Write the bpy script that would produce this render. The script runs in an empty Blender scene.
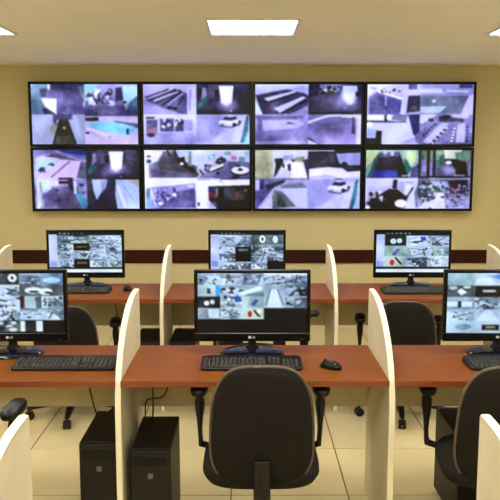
import bpy, bmesh, math, random
import numpy as np
from mathutils import Vector, Matrix

# ------------------------------------------------------------------ camera, world, exposure
scene = bpy.context.scene
COL = scene.collection
FPX, HORIZON, VPX = 740.0, 151.0, 248.0
cam_d = bpy.data.cameras.new('camera')
cam_d.sensor_width = 36.0
cam_d.lens = FPX / 500.0 * 36.0
cam = bpy.data.objects.new('camera', cam_d)
COL.objects.link(cam)
cam.location = (0, 0, 1.70)
cam.rotation_euler = (math.radians(90) - math.atan((250 - HORIZON) / FPX), 0, -math.atan((250 - VPX) / FPX))
scene.camera = cam
scene.view_settings.view_transform = 'Standard'
scene.view_settings.look = 'None'
scene.view_settings.gamma = 1.0
scene.view_settings.use_curve_mapping = False
scene.view_settings.exposure = 0.0
LAMP = 21.8            # strength of the ceiling light diffusers
SCREEN = 1.0          # strength of the display panels
world = bpy.data.worlds.new('world')
scene.world = world
world.use_nodes = True
world.node_tree.nodes['Background'].inputs[0].default_value = (0.9, 0.95, 1.0, 1)
world.node_tree.nodes['Background'].inputs[1].default_value = 0.3

R = random.Random(7)

# ------------------------------------------------------------------ materials
def lin(c):
    return tuple(((v / 255) / 12.92 if v <= 10 else (((v / 255) + 0.055) / 1.055) ** 2.4) for v in c)

def mat(name, rgb, rough=0.5, metal=0.0, spec=0.5, vary=0.0, scale=8.0, stretch=(1, 1, 1), bump=0.0,
        rgb2=None, emit=None, strength=0.0, coat=0.0, detail=4.0):
    m = bpy.data.materials.new(name)
    m.use_nodes = True
    nt = m.node_tree
    b = nt.nodes['Principled BSDF']
    b.inputs['Base Color'].default_value = (*lin(rgb), 1)
    b.inputs['Roughness'].default_value = rough
    b.inputs['Metallic'].default_value = metal
    b.inputs['Specular IOR Level'].default_value = spec
    b.inputs['Coat Weight'].default_value = coat
    if emit:
        b.inputs['Emission Color'].default_value = (*emit, 1)
        b.inputs['Emission Strength'].default_value = strength
    if vary or bump or rgb2:
        tc = nt.nodes.new('ShaderNodeTexCoord')
        mp = nt.nodes.new('ShaderNodeMapping')
        mp.inputs['Scale'].default_value = stretch
        nz = nt.nodes.new('ShaderNodeTexNoise')
        nz.inputs['Scale'].default_value = scale
        nz.inputs['Detail'].default_value = detail
        nt.links.new(tc.outputs['Object'], mp.inputs['Vector'])
        nt.links.new(mp.outputs['Vector'], nz.inputs['Vector'])
        if vary or rgb2:
            rp = nt.nodes.new('ShaderNodeValToRGB')
            c1 = rgb
            c2 = rgb2 if rgb2 else tuple(max(0, min(255, v * (1 - vary))) for v in rgb)
            rp.color_ramp.elements[0].position = 0.32
            rp.color_ramp.elements[1].position = 0.68
            rp.color_ramp.elements[0].color = (*lin(c2), 1)
            rp.color_ramp.elements[1].color = (*lin(c1), 1)
            nt.links.new(nz.outputs['Fac'], rp.inputs['Fac'])
            nt.links.new(rp.outputs['Color'], b.inputs['Base Color'])
        if bump:
            bp = nt.nodes.new('ShaderNodeBump')
            bp.inputs['Strength'].default_value = bump
            bp.inputs['Distance'].default_value = 0.002
            nt.links.new(nz.outputs['Fac'], bp.inputs['Height'])
            nt.links.new(bp.outputs['Normal'], b.inputs['Normal'])
    return m

def screen_mat():
    m = bpy.data.materials.new('screen_image')
    m.use_nodes = True
    nt = m.node_tree
    b = nt.nodes['Principled BSDF']
    b.inputs['Base Color'].default_value = (0.004, 0.004, 0.006, 1)
    b.inputs['Roughness'].default_value = 0.4
    b.inputs['Specular IOR Level'].default_value = 0.3
    a = nt.nodes.new('ShaderNodeVertexColor')
    a.layer_name = 'picture'
    nt.links.new(a.outputs['Color'], b.inputs['Emission Color'])
    b.inputs['Emission Strength'].default_value = SCREEN
    return m

M = dict(
    wall=mat('wall_paint', (214, 200, 153), 0.7, vary=0.03, scale=1.5, bump=0.05),
    wall2=mat('side_wall_paint', (224, 212, 172), 0.7, vary=0.03, scale=1.5),
    ceil=mat('ceiling_paint', (245, 243, 238), 0.9, vary=0.015, scale=3),
    tile=mat('floor_tile', (219, 202, 156), 0.30, vary=0.05, scale=3.0, rgb2=(208, 190, 143)),
    grout=mat('grout', (92, 78, 55), 0.9, vary=0.1),
    rail=mat('dark_wood', (64, 27, 14), 0.5, spec=0.12, vary=0.3, scale=14, stretch=(0.6, 8, 8)),
    desk=mat('desk_laminate', (134, 76, 29), 0.34, scale=22, stretch=(0.5, 7, 3), rgb2=(116, 62, 21), spec=0.05),
    desk_edge=mat('desk_edge_band', (140, 72, 32), 0.4, vary=0.1, scale=20, stretch=(0.5, 6, 6)),
    panel=mat('cream_laminate', (216, 202, 158), 0.5, vary=0.04, scale=10),
    divider=mat('divider_laminate', (222, 213, 184), 0.5, vary=0.04, scale=10),
    edge=mat('divider_edge_band', (248, 240, 214), 0.4, vary=0.02, scale=10),
    black=mat('black_plastic', (16, 15, 15), 0.42, vary=0.2, scale=40, spec=0.35),
    gloss=mat('gloss_black', (8, 8, 10), 0.3, vary=0.1, scale=10, spec=0.25),
    glossblue=mat('gloss_blue_black', (14, 15, 34), 0.12, vary=0.2, scale=12),
    keys=mat('key_plastic', (58, 54, 49), 0.45, vary=0.15, scale=60),
    fabric=mat('chair_fabric', (31, 27, 24), 0.85, vary=0.25, scale=160, bump=0.5, spec=0.2),
    rim=mat('chair_rim', (96, 82, 72), 0.55, vary=0.1, scale=30),
    tower=mat('tower_metal', (16, 15, 14), 0.55, vary=0.2, scale=30),
    steel=mat('grey_metal', (120, 118, 112), 0.35, metal=0.8, vary=0.1, scale=30),
    lightframe=mat('light_frame', (235, 235, 232), 0.4, vary=0.02),
    lamp=mat('light_diffuser', (245, 245, 240), 0.5, vary=0.02, emit=(1.0, 0.99, 0.91), strength=LAMP),
    logo=mat('logo_print', (215, 215, 215), 0.4, vary=0.02),
    led=mat('status_light', (60, 66, 90), 0.4, vary=0.02, emit=(0.3, 0.45, 1.0), strength=0.08),
    screen=screen_mat(),
)

# ------------------------------------------------------------------ mesh helpers
def new_obj(name, bm, m, parent=None, smooth=False, angle=None):
    me = bpy.data.meshes.new(name)
    bmesh.ops.recalc_face_normals(bm, faces=bm.faces)
    bm.to_mesh(me)
    bm.free()
    if isinstance(m, (list, tuple)):
        for k in m:
            me.materials.append(M[k])
    else:
        me.materials.append(M[m])
    if smooth:
        for p in me.polygons:
            p.use_smooth = True
        if angle:
            me.set_sharp_from_angle(angle=math.radians(angle))
    o = bpy.data.objects.new(name, me)
    COL.objects.link(o)
    if parent:
        o.parent = parent
    return o

def box(bm, x0, x1, y0, y1, z0, z1, bev=0.0, seg=1, mi=0):
    r = bmesh.ops.create_cube(bm, size=1.0)
    vs = r['verts']
    for v in vs:
        v.co = Vector(((x0 + x1) / 2 + v.co.x * (x1 - x0), (y0 + y1) / 2 + v.co.y * (y1 - y0), (z0 + z1) / 2 + v.co.z * (z1 - z0)))
    fs = list({f for v in vs for f in v.link_faces})
    for f in fs:
        f.material_index = mi
    if bev:
        es = list({e for v in vs for e in v.link_edges})
        bmesh.ops.bevel(bm, geom=es, offset=bev, segments=seg, affect='EDGES', profile=0.5)
    return bm

def B(*a, **k):
    return box(bmesh.new(), *a, **k)

def loft(bm, rings, cap=True):
    """rings: list of lists of points, all the same length"""
    vr = [[bm.verts.new(p) for p in ring] for ring in rings]
    n = len(vr[0])
    for a, b in zip(vr[:-1], vr[1:]):
        for i in range(n):
            bm.faces.new((a[i], a[(i + 1) % n], b[(i + 1) % n], b[i]))
    if cap:
        bm.faces.new(vr[0][::-1])
        bm.faces.new(vr[-1])
    return bm

def rrect(cx, cy, z, hx, hy, n=12, p=4.0):
    out = []
    for i in range(n):
        a = 2 * math.pi * (i + 0.5) / n
        c, s = math.cos(a), math.sin(a)
        out.append((cx + hx * math.copysign(abs(c) ** (2 / p), c), cy + hy * math.copysign(abs(s) ** (2 / p), s), z))
    return out

def tube(bm, pts, r, n=6):
    pts = [Vector(p) for p in pts]
    rings = []
    for i, p in enumerate(pts):
        d = (pts[min(i + 1, len(pts) - 1)] - pts[max(i - 1, 0)]).normalized()
        u = d.cross(Vector((0.31, 0.87, 0.38))).normalized()
        w = d.cross(u)
        rr = r[i] if isinstance(r, (list, tuple)) else r
        rings.append([p + rr * (math.cos(2 * math.pi * k / n) * u + math.sin(2 * math.pi * k / n) * w) for k in range(n)])
    return loft(bm, rings)

def spline(pts, k=6):
    pts = [Vector(p) for p in pts]
    P = [pts[0]] + pts + [pts[-1]]
    out = []
    for i in range(1, len(P) - 2):
        for j in range(k):
            t = j / k
            a, b, c, d = P[i - 1], P[i], P[i + 1], P[i + 2]
            out.append(0.5 * ((2 * b) + (c - a) * t + (2 * a - 5 * b + 4 * c - d) * t * t + (3 * b - a - 3 * c + d) * t ** 3))
    out.append(pts[-1])
    return out

def thing(name, label, cat, loc=(0, 0, 0), rz=0.0, group=None):
    o = bpy.data.objects.new(name, None)
    o.empty_display_size = 0.1
    COL.objects.link(o)
    o.location = loc
    o.rotation_euler = (0, 0, rz)
    o['label'] = label
    o['category'] = cat
    if group:
        o['group'] = group
    return o

def tag(o, label, cat, group=None):
    o['label'] = label
    o['category'] = cat
    if group:
        o['group'] = group
    return o

def struct(o, label=None):
    o['kind'] = 'structure'
    if label:
        o['label'] = label
    return o

def copy_tree(o, parent=None):
    c = o.copy()
    COL.objects.link(c)
    c.parent = parent
    for ch in list(o.children):
        copy_tree(ch, c)
    return c

# ------------------------------------------------------------------ the room
XL, XR, YB, YF, ZC = -3.15, 3.15, -2.2, 7.25, 2.51
struct(new_obj('wall_back', B(XL - .1, XR + .1, YF, YF + .12, -0.1, ZC + .1), 'wall'), 'tan painted wall behind the video wall')
struct(new_obj('wall_left', B(XL - .1, XL, YB, YF, -0.1, ZC + .1), 'wall2'), 'tan painted side wall')
struct(new_obj('wall_right', B(XR, XR + .1, YB, YF, -0.1, ZC + .1), 'wall2'), 'tan painted side wall')
struct(new_obj('wall_front', B(XL - .1, XR + .1, YB - .12, YB, -0.1, ZC + .1), 'wall2'), 'tan painted wall behind the camera')
struct(new_obj('ceiling', B(XL - .1, XR + .1, YB - .12, YF + .12, ZC, ZC + .1), 'ceil'), 'plain white ceiling')
floor = struct(new_obj('floor', B(XL - .1, XR + .1, YB - .1, YF + .1, -0.1, -0.004), 'grout'), 'cream tiled floor with thin dark joints')
T = 0.583
tile_me = None
ox, oy = 0.498 - 8 * T, 4.66 - 14 * T
for i in range(14):
    for j in range(20):
        x0, y0 = ox + i * T, oy + j * T
        x1, y1 = min(x0 + T, XR), min(y0 + T, YF)
        x0c, y0c = max(x0, XL), max(y0, YB)
        if x1 - x0c < 0.03 or y1 - y0c < 0.03:
            continue
        full = (x0c == x0 and y0c == y0 and x1 == x0 + T and y1 == y0 + T)
        g = 0.003
        if full and tile_me:
            o = bpy.data.objects.new('tile', tile_me)
            COL.objects.link(o)
            o.parent = floor
            o.location = (x0, y0, 0)
        else:
            o = new_obj('tile', B(g, x1 - x0c - g, g, y1 - y0c - g, -0.004, 0.0, bev=0.0012), 'tile', floor)
            o.location = (x0c, y0c, 0)
            if full:
                tile_me = o.data
bm = B(XL, XR, YF - .022, YF, 0.601, 0.732, bev=0.004)
struct(new_obj('trim_1', bm, 'rail'), 'dark brown wooden rail along the back wall')
bm = B(XL, XR, YF - .014, YF, 0.0, 0.09, bev=0.003)
struct(new_obj('baseboard_back', bm, 'panel'), 'cream baseboard of the back wall')

# ceiling lights: recessed square troffers
def make_light():
    t = thing('ceiling_light', 'x', 'ceiling light', group='ceiling lights')
    s, w = 0.30, 0.022
    bm = bmesh.new()
    box(bm, -s, s, -s, -s + w, -0.012, 0.0)
    box(bm, -s, s, s - w, s, -0.012, 0.0)
    box(bm, -s, -s + w, -s + w, s - w, -0.012, 0.0)
    box(bm, s - w, s, -s + w, s - w, -0.012, 0.0)
    new_obj('frame', bm, 'lightframe', t)
    new_obj('diffuser', B(-s + w, s - w, -s + w, s - w, -0.006, -0.001), 'lamp', t)
    return t
proto = make_light()
first = True
for yy, yl in ((5.0, 'nearest the video wall'), (3.0, 'above the front desks'), (1.0, 'behind the front chairs'), (-1.0, 'at the back of the room')):
    for xx, xl in ((-1.9, 'left'), (0.03, 'middle'), (1.95, 'right')):
        t = proto if first else copy_tree(proto)
        first = False
        t.location = (xx, yy, ZC)
        t['label'] = 'square white ceiling light %s, %s one of its row' % (yl, xl)

# ------------------------------------------------------------------ painted pictures for the displays
class Pic:
    """tiny raster painter: colours are sRGB 0-255, coordinates are free units of a given rectangle"""
    SS = 3
    def __init__(s, w, h):
        s.w, s.h = w, h
        s.a = np.zeros((h * s.SS, w * s.SS, 3))
        s.view(0, 0, w, h, 0, 0, w, h)
    def view(s, ux0, uy0, ux1, uy1, px0, py0, px1, py1):
        """unit rectangle -> pixel rectangle"""
        k = s.SS
        s.v = (ux0, uy0, ux1, uy1)
        s.p = (int(round(px0 * k)), int(round(py0 * k)), int(round(px1 * k)), int(round(py1 * k)))
        a, b, c, d = s.p
        xs = (np.arange(a, c) + .5 - a) / (c - a) * (ux1 - ux0) + ux0
        ys = (np.arange(b, d) + .5 - b) / (d - b) * (uy1 - uy0) + uy0
        s.X, s.Y = np.meshgrid(xs, ys)
        s.sub = s.a[b:d, a:c]
        return s
    def bg(s, c, c2=None):
        c = np.array(c, float)
        if c2 is None:
            s.sub[:] = c
        else:
            t = ((s.Y - s.v[1]) / (s.v[3] - s.v[1]))[..., None]
            s.sub[:] = c * (1 - t) + np.array(c2, float) * t
        return s
    def _mix(s, m, c, al):
        m = (np.clip(m, 0, 1) * al)[..., None]
        s.sub[:] = s.sub * (1 - m) + np.array(c, float) * m
        return s
    def poly(s, c, pts, al=1.0):
        ins = np.zeros(s.X.shape, bool)
        n = len(pts)
        for i in range(n):
            x0, y0 = pts[i]
            x1, y1 = pts[(i + 1) % n]
            if y0 == y1:
                continue
            cond = ((y0 > s.Y) != (y1 > s.Y)) & (s.X < (x1 - x0) * (s.Y - y0) / (y1 - y0) + x0)
            ins ^= cond
        return s._mix(ins.astype(float), c, al)
    def grad(s, c, x0, y0, x1, y1, a0, a1, box_=None):
        """tone laid over the view (or a box of it), its weight running from a0 at the first point to a1 at the second"""
        dx, dy = x1 - x0, y1 - y0
        t = np.clip(((s.X - x0) * dx + (s.Y - y0) * dy) / (dx * dx + dy * dy), 0, 1)
        m = a0 + (a1 - a0) * t
        if box_:
            m = m * ((s.X > box_[0]) & (s.Y > box_[1]) & (s.X < box_[2]) & (s.Y < box_[3]))
        return s._mix(m, c, 1.0)
    def rect(s, c, x0, y0, x1, y1, al=1.0):
        return s.poly(c, [(x0, y0), (x1, y0), (x1, y1), (x0, y1)], al)
    def ell(s, c, x, y, rx, ry, al=1.0, soft=0.0):
        d = np.sqrt(((s.X - x) / rx) ** 2 + ((s.Y - y) / ry) ** 2)
        m = (d < 1).astype(float) if not soft else np.clip((1 - d) / soft, 0, 1)
        return s._mix(m, c, al)
    def line(s, c, x0, y0, x1, y1, w, al=1.0):
        dx, dy = x1 - x0, y1 - y0
        L = math.hypot(dx, dy)
        nx, ny = -dy / L * w / 2, dx / L * w / 2
        return s.poly(c, [(x0 + nx, y0 + ny), (x1 + nx, y1 + ny), (x1 - nx, y1 - ny), (x0 - nx, y0 - ny)], al)
    def speck(s, rng, cols, n, box_, r, al=0.8):
        for _ in range(n):
            s.ell(rng.choice(cols), rng.uniform(box_[0], box_[2]), rng.uniform(box_[1], box_[3]), rng.uniform(.5, 1.3) * r, rng.uniform(.5, 1.3) * r, al)
        return s
    def done(s, blur=1):
        a = s.a
        for _ in range(blur):
            p = np.pad(a, ((1, 1), (1, 1), (0, 0)), 'edge')
            a = (p[:-2, 1:-1] + p[2:, 1:-1] + p[1:-1, :-2] + p[1:-1, 2:] + 2 * p[1:-1, 1:-1]) / 6
        k = s.SS
        return a.reshape(s.h, k, s.w, k, 3).mean((1, 3))

def screen_mesh(name, w, h, img):
    """grid in the XZ plane facing -Y, one coloured cell for each picture element; origin at its centre"""
    ny, nx = img.shape[:2]
    xs = np.linspace(-w / 2, w / 2, nx + 1)
    zs = np.linspace(h / 2, -h / 2, ny + 1)
    X, Z = np.meshgrid(xs, zs)
    co = np.stack([X, np.zeros_like(X), Z], -1).reshape(-1, 3)
    i = np.arange(ny)[:, None] * (nx + 1) + np.arange(nx)[None, :]
    q = np.stack([i, i + (nx + 1), i + (nx + 2), i + 1], -1).reshape(-1, 4)
    me = bpy.data.meshes.new(name)
    me.from_pydata(co.tolist(), [], q.tolist())
    s = np.clip(img / 255.0, 0, 1)
    l = np.where(s <= 0.04045, s / 12.92, ((s + 0.055) / 1.055) ** 2.4)
    # smooth: colour of a grid point is the mean of the cells around it
    p = np.pad(l, ((1, 1), (1, 1), (0, 0)), 'edge')
    v = (p[:-1, :-1] + p[1:, :-1] + p[:-1, 1:] + p[1:, 1:]) / 4
    ca = np.concatenate([v.reshape(-1, 3), np.ones(((nx + 1) * (ny + 1), 1))], 1).astype(np.float32)
    at = me.color_attributes.new('picture', 'FLOAT_COLOR', 'POINT')
    at.data.foreach_set('color', ca.ravel())
    me.materials.append(M['screen'])
    return me

# colour names used in the camera pictures
W_, V_, L_, P_, Q_, D_, K_ = (240, 244, 255), (214, 218, 250), (182, 184, 232), (146, 142, 200), (112, 106, 170), (68, 62, 112), (20, 18, 36)
TE, CY, PK, GR, BL = (56, 128, 150), (150, 214, 236), (222, 196, 224), (120, 150, 140), (52, 58, 150)

def hall(s, teal_bottom):      # dark hall with a bright doorway
    s.bg((64, 60, 96), (76, 70, 106))
    s.poly((96, 92, 132), [(110, 40), (205, 40), (205, 140), (110, 160)]).poly((92, 90, 130), [(330, 40), (460, 40), (460, 170), (330, 150)])
    s.rect((30, 28, 50), 170, 84, 206, 142).rect((40, 38, 66), 318, 60, 334, 160)
    s.ell((130, 126, 176), 262, 225, 230, 95, .9, 1.0).ell((168, 164, 226), 262, 205, 130, 75, .9, 1.0)
    s.grad((36, 32, 50), 262, 225, 262, 290, 0, .75).grad((26, 24, 42), 340, 180, 470, 240, 0, .7).grad((40, 36, 60), 120, 200, 20, 260, 0, .5)
    s.rect((34, 32, 54), 32, 76, 66, 130).poly((150, 150, 196), [(70, 70), (98, 66), (108, 130), (60, 170)]).poly((52, 120, 138), [(28, 196), (110, 135), (104, 196), (30, 246)])
    s.poly((240, 246, 255), [(203, 50), (324, 50), (307, 196), (220, 196)]).ell((236, 242, 255), 262, 196, 48, 30, 1, .7)
    s.speck(random.Random(3), [K_, V_, Q_], 6, (235, 255, 335, 285), 8)

def car_lot(s):
    s.bg(L_, (196, 200, 244))
    s.poly((166, 170, 222), [(20, 20), (200, 10), (330, 60), (180, 200), (60, 260), (20, 260)], .7)
    s.line(V_, 160, 240, 330, 130, 14, .6)
    s.poly(W_, [(330, 40), (440, 20), (430, 110), (390, 240), (300, 250), (330, 150)], .35)
    s.poly(TE, [(425, 30), (450, 10), (440, 150), (405, 255), (375, 255)])
    s.poly((150, 214, 226), [(440, 150), (452, 170), (440, 262), (405, 262)], .8)
    s.poly((84, 80, 130), [(200, 104), (300, 122), (385, 80), (370, 110), (300, 130), (215, 118)])
    s.poly((232, 236, 250), [(196, 84), (212, 66), (245, 58), (300, 62), (340, 64), (382, 58), (384, 78), (318, 112), (290, 118), (206, 104)])
    s.poly((200, 204, 228), [(206, 92), (300, 104), (384, 70), (384, 80), (318, 114), (290, 119), (206, 105)])
    s.poly((56, 54, 104), [(232, 60), (256, 32), (300, 28), (340, 32), (352, 52), (318, 66), (290, 68)])
    s.poly((206, 212, 240), [(262, 30), (300, 26), (334, 30), (326, 36), (270, 38)])
    s.ell((34, 32, 56), 328, 102, 16, 16).ell((34, 32, 56), 372, 78, 11, 13).ell((120, 116, 160), 232, 98, 12, 5)

def draw_feeds(pn, s):
    """pn: panel number 0-7 (top row 0-3); yields by drawing in zoom units (x start of each side differs)"""
    col, row = pn % 4, pn // 4
    xl = [(48, 484), (44, 472), (40, 467), (36, 467)][col]
    xr = [(16, 447), (20, 451), (32, 463), (32, 467)][col]
    yt = (40, 290) if row == 0 else (40, 282)
    yb = (16, 266) if row == 0 else (16, 246)
    def v(q):
        x = xl if q % 2 == 0 else xr
        y = yt if q < 2 else yb
        px = (0, s.w / 2) if q % 2 == 0 else (s.w / 2, s.w)
        py = (0, s.h / 2) if q < 2 else (s.h / 2, s.h)
        s.view(x[0], y[0], x[1], y[1], px[0], py[0], px[1], py[1])
        return s
    rg = random.Random(pn * 11 + 5)
    if pn == 0:
        v(0).bg((98, 96, 158), (112, 106, 172))
        s.poly((112, 150, 176), [(40, 40), (180, 40), (150, 290), (40, 290)]).poly((58, 86, 116), [(120, 80), (180, 70), (170, 140), (130, 150)])
        s.poly((82, 78, 132), [(190, 40), (470, 40), (484, 100), (200, 80)]).rect(W_, 185, 40, 205, 80)
        s.poly((150, 176, 180), [(440, 60), (490, 40), (490, 200), (450, 110)]).ell(W_, 490, 205, 16, 24)
        s.ell((128, 124, 172), 350, 170, 140, 90, .7, 1.0).grad((66, 62, 104), 300, 90, 320, 40, 0, .6)
        s.poly(W_, [(130, 155), (258, 158), (252, 290), (160, 225)]).poly(D_, [(135, 240), (170, 235), (240, 290), (150, 290)])
        v(1).bg(L_, Q_)
        s.poly((164, 218, 226), [(10, 40), (140, 40), (40, 170), (10, 200)]).poly(D_, [(270, 70), (320, 60), (330, 170), (270, 180)])
        s.poly((190, 232, 240), [(330, 50), (450, 50), (450, 200), (340, 260)]).poly((112, 160, 190), [(380, 190), (450, 130), (450, 260), (360, 260)])
        s.ell(W_, 230, 200, 34, 24).poly(Q_, [(100, 220), (340, 215), (350, 280), (100, 280)])
        s.speck(rg, [D_, K_, D_, W_, (90, 84, 150)], 34, (40, 80, 240, 200), 16)
        s.poly(W_, [(50, 150), (80, 140), (110, 215), (50, 210)]).poly(W_, [(90, 110), (140, 75), (150, 90), (110, 150)]).ell(K_, 345, 188, 14, 9)
        s.grad((92, 88, 140), 200, 170, 200, 290, 0, .7)
        v(2).bg((214, 226, 250), (224, 236, 255))
        s.grad((150, 160, 190), 140, 100, 215, 140, 0, .7).grad((170, 180, 210), 470, 60, 400, 120, 0, .6)
        s.poly((78, 86, 120), [(220, 16), (250, 16), (250, 110), (225, 100)]).poly((80, 76, 134), [(255, 16), (380, 16), (390, 60), (250, 60)])
        s.poly((170, 180, 160), [(190, 120), (240, 80), (230, 190), (205, 190)])
        s.poly((72, 70, 58), [(272, 60), (345, 55), (408, 266), (214, 266)]).poly((96, 96, 88), [(250, 200), (380, 200), (400, 266), (230, 266)], .8)
        s.line((14, 20, 22), 280, 60, 216, 266, 12).line((14, 20, 22), 340, 60, 405, 266, 12).ell((190, 190, 180), 312, 128, 12, 14).poly((190, 206, 240), [(370, 40), (410, 20), (470, 266), (420, 266)], .5)
        v(3).bg((190, 188, 226), (214, 204, 236))
        s.poly((88, 84, 140), [(16, 16), (450, 16), (450, 30), (16, 30)]).poly(K_, [(20, 45), (125, 40), (125, 70), (20, 72)])
        s.poly(D_, [(250, 70), (450, 90), (450, 130), (250, 85)], .7)
        s.poly((142, 214, 240), [(20, 110), (150, 72), (320, 90), (445, 130), (370, 195), (330, 190), (160, 155)])
        s.poly((110, 190, 226), [(250, 120), (430, 130), (380, 180), (320, 170)], .5)
        s.line(W_, 30, 130, 250, 215, 14, .6).line((200, 182, 214), 60, 165, 230, 260, 16, .6).poly((34, 40, 72), [(352, 140), (372, 132), (374, 182), (352, 184)]).ell(K_, 35, 170, 16, 8).ell((150, 140, 180), 220, 203, 12, 6)
    elif pn == 1:
        v(0).bg((206, 208, 246), (150, 146, 200))
        s.poly((122, 118, 178), [(50, 170), (330, 85), (400, 120), (400, 290), (230, 250)])
        for (a, b, c, d, w_) in ((60, 150, 250, 80, 12), (80, 175, 310, 82, 14), (140, 195, 345, 92, 20), (190, 215, 355, 105, 16), (320, 215, 370, 140, 14)):
            s.line((62, 58, 96), a, b, c, d, w_)
        s.line(V_, 130, 180, 330, 100, 12).line(L_, 240, 210, 365, 110, 14).ell(K_, 255, 232, 20, 12).ell(K_, 300, 240, 20, 12)
        s.poly(V_, [(400, 70), (470, 60), (470, 290), (395, 290)]).line(P_, 425, 80, 415, 260, 14, .7).poly(L_, [(44, 200), (210, 240), (360, 290), (44, 290)])
        hall(v(1), 0)
        v(2).bg((226, 230, 255), (186, 190, 238))
        s.poly((176, 180, 228), [(44, 175), (380, 165), (470, 200), (470, 266), (44, 266)], .7)
        s.rect((60, 54, 90), 62, 38, 132, 52).rect((112, 106, 158), 65, 60, 155, 170).poly((172, 130, 152), [(70, 140), (150, 120), (150, 190), (90, 190)]).ell((70, 64, 110), 100, 190, 34, 20)
        s.rect((120, 118, 172), 175, 50, 290, 160).rect((86, 82, 136), 300, 60, 368, 160)
        s.speck(rg, [K_, D_, W_], 16, (190, 60, 365, 150), 14).rect((170, 174, 220), 370, 60, 440, 150)
        car_lot(v(3))
    elif pn == 2:
        v(0).bg((212, 222, 250), (150, 148, 206))
        s.poly(D_, [(40, 130), (110, 120), (180, 215), (240, 290), (100, 290)]).poly((222, 240, 250), [(40, 170), (100, 290), (40, 290)])
        s.poly((90, 84, 140), [(70, 120), (350, 70), (470, 130), (460, 220), (310, 290), (180, 260), (120, 180)])
        s.poly(V_, [(110, 155), (370, 90), (360, 105), (140, 180)]).poly((52, 48, 86), [(90, 135), (200, 100), (230, 105), (120, 150)]).poly((52, 48, 86), [(130, 185), (370, 110), (380, 120), (150, 200)])
        s.poly(V_, [(190, 240), (420, 140), (450, 150), (240, 275)]).poly(K_, [(240, 280), (450, 165), (455, 180), (255, 290)]).poly(L_, [(300, 80), (420, 50), (467, 70), (467, 120), (380, 100)])
        v(1).bg((92, 90, 132), (56, 52, 84))
        s.ell((120, 118, 164), 300, 190, 190, 90, .8, 1.0)
        s.poly((40, 38, 80), [(32, 40), (130, 40), (110, 130), (32, 150)]).poly((112, 130, 180), [(120, 40), (300, 40), (270, 110), (140, 100)])
        s.poly((84, 72, 60), [(180, 60), (260, 90), (240, 130), (190, 105)]).speck(rg, [W_, K_, K_, D_], 16, (120, 60, 280, 120), 12)
        s.ell((150, 150, 214), 350, 170, 150, 110, .9, .9).ell((232, 240, 255), 365, 130, 80, 80, 1, .5).rect((210, 224, 250), 310, 50, 430, 110).ell((232, 240, 255), 372, 180, 45, 40, .9, .6)
        s.rect((70, 92, 150), 415, 100, 455, 140).rect(K_, 32, 270, 400, 290, .7)
        v(2).bg((176, 174, 228), (150, 144, 208))
        s.poly((200, 200, 244), [(100, 70), (380, 60), (440, 90), (380, 130), (160, 150), (110, 160)]).poly((112, 106, 168), [(40, 30), (430, 25), (430, 50), (60, 60)], .7)
        s.grad((118, 112, 164), 250, 130, 250, 230, 0, .7).ell((196, 194, 236), 300, 250, 170, 40, .6, 1.0).poly(D_, [(285, 95), (310, 78), (375, 100)], .8).ell((98, 92, 150), 75, 105, 20, 50, .7).rect(L_, 40, 240, 470, 266, .6)
        v(3).bg((124, 122, 188), (176, 166, 222))
        s.ell((104, 102, 150), 200, 130, 180, 90, .8, 1.0)
        s.poly(V_, [(32, 70), (190, 20), (300, 15), (300, 28), (190, 38), (32, 95)]).poly((96, 94, 152), [(60, 80), (200, 36), (390, 40), (370, 90), (150, 120)], .6)
        s.poly(V_, [(300, 16), (463, 16), (463, 266), (425, 266), (430, 50), (300, 40)]).poly((80, 78, 110), [(392, 40), (410, 40), (418, 180), (385, 180)])
        s.poly(K_, [(32, 205), (110, 262), (130, 266), (32, 225)], .8).poly(V_, [(32, 225), (120, 266), (32, 266)])
    elif pn == 3:
        v(0).bg((214, 218, 250), (176, 178, 230))
        s.poly((110, 110, 170), [(50, 140), (110, 100), (330, 170), (330, 290), (50, 290)]).poly((84, 88, 168), [(110, 120), (310, 190), (310, 270), (220, 290), (140, 200)])
        s.line(W_, 120, 95, 320, 160, 20).poly(V_, [(330, 60), (375, 50), (350, 290), (305, 290)]).poly(V_, [(180, 130), (195, 130), (195, 220), (180, 220)], .6)
        s.rect((100, 96, 160), 370, 40, 440, 80).rect(V_, 365, 100, 440, 130).poly((54, 54, 120), [(370, 135), (467, 130), (467, 260), (355, 280)]).poly((120, 128, 110), [(385, 230), (440, 210), (440, 270)])
        s.line(D_, 60, 70, 105, 72, 16, .6).speck(rg, [K_, D_], 9, (150, 75, 310, 120), 11)
        v(1).bg((176, 178, 226), (138, 150, 184))
        s.poly((212, 222, 252), [(20, 80), (200, 70), (220, 110), (20, 110)]).poly(V_, [(240, 85), (420, 90), (420, 108), (240, 100)]).rect((96, 90, 160), 350, 40, 460, 70)
        s.poly((126, 140, 172), [(40, 135), (430, 135), (360, 275), (32, 275)]).poly((112, 126, 158), [(260, 140), (430, 135), (360, 275), (220, 275)], .7)
        s.poly((210, 206, 246), [(430, 135), (467, 120), (467, 290), (370, 290)]).poly((190, 210, 226), [(32, 225), (250, 220), (200, 275), (32, 280)]).ell(W_, 145, 178, 15, 10)
        v(2).bg((206, 214, 248), (214, 222, 252))
        s.poly((44, 40, 130), [(370, 16), (467, 16), (467, 200), (420, 190)]).poly((80, 74, 122), [(36, 60), (300, 75), (360, 70), (360, 84), (36, 85)]).rect(K_, 180, 20, 200, 70)
        s.poly((92, 96, 140), [(250, 16), (370, 16), (355, 76), (240, 60)], .8).rect(W_, 40, 20, 175, 66).ell(W_, 215, 40, 20, 24)
        s.poly(K_, [(115, 150), (160, 155), (158, 266), (36, 266), (36, 215), (110, 215)]).poly((182, 200, 240), [(40, 140), (118, 140), (108, 210), (40, 205)]).ell(W_, 60, 100, 26, 22)
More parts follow.
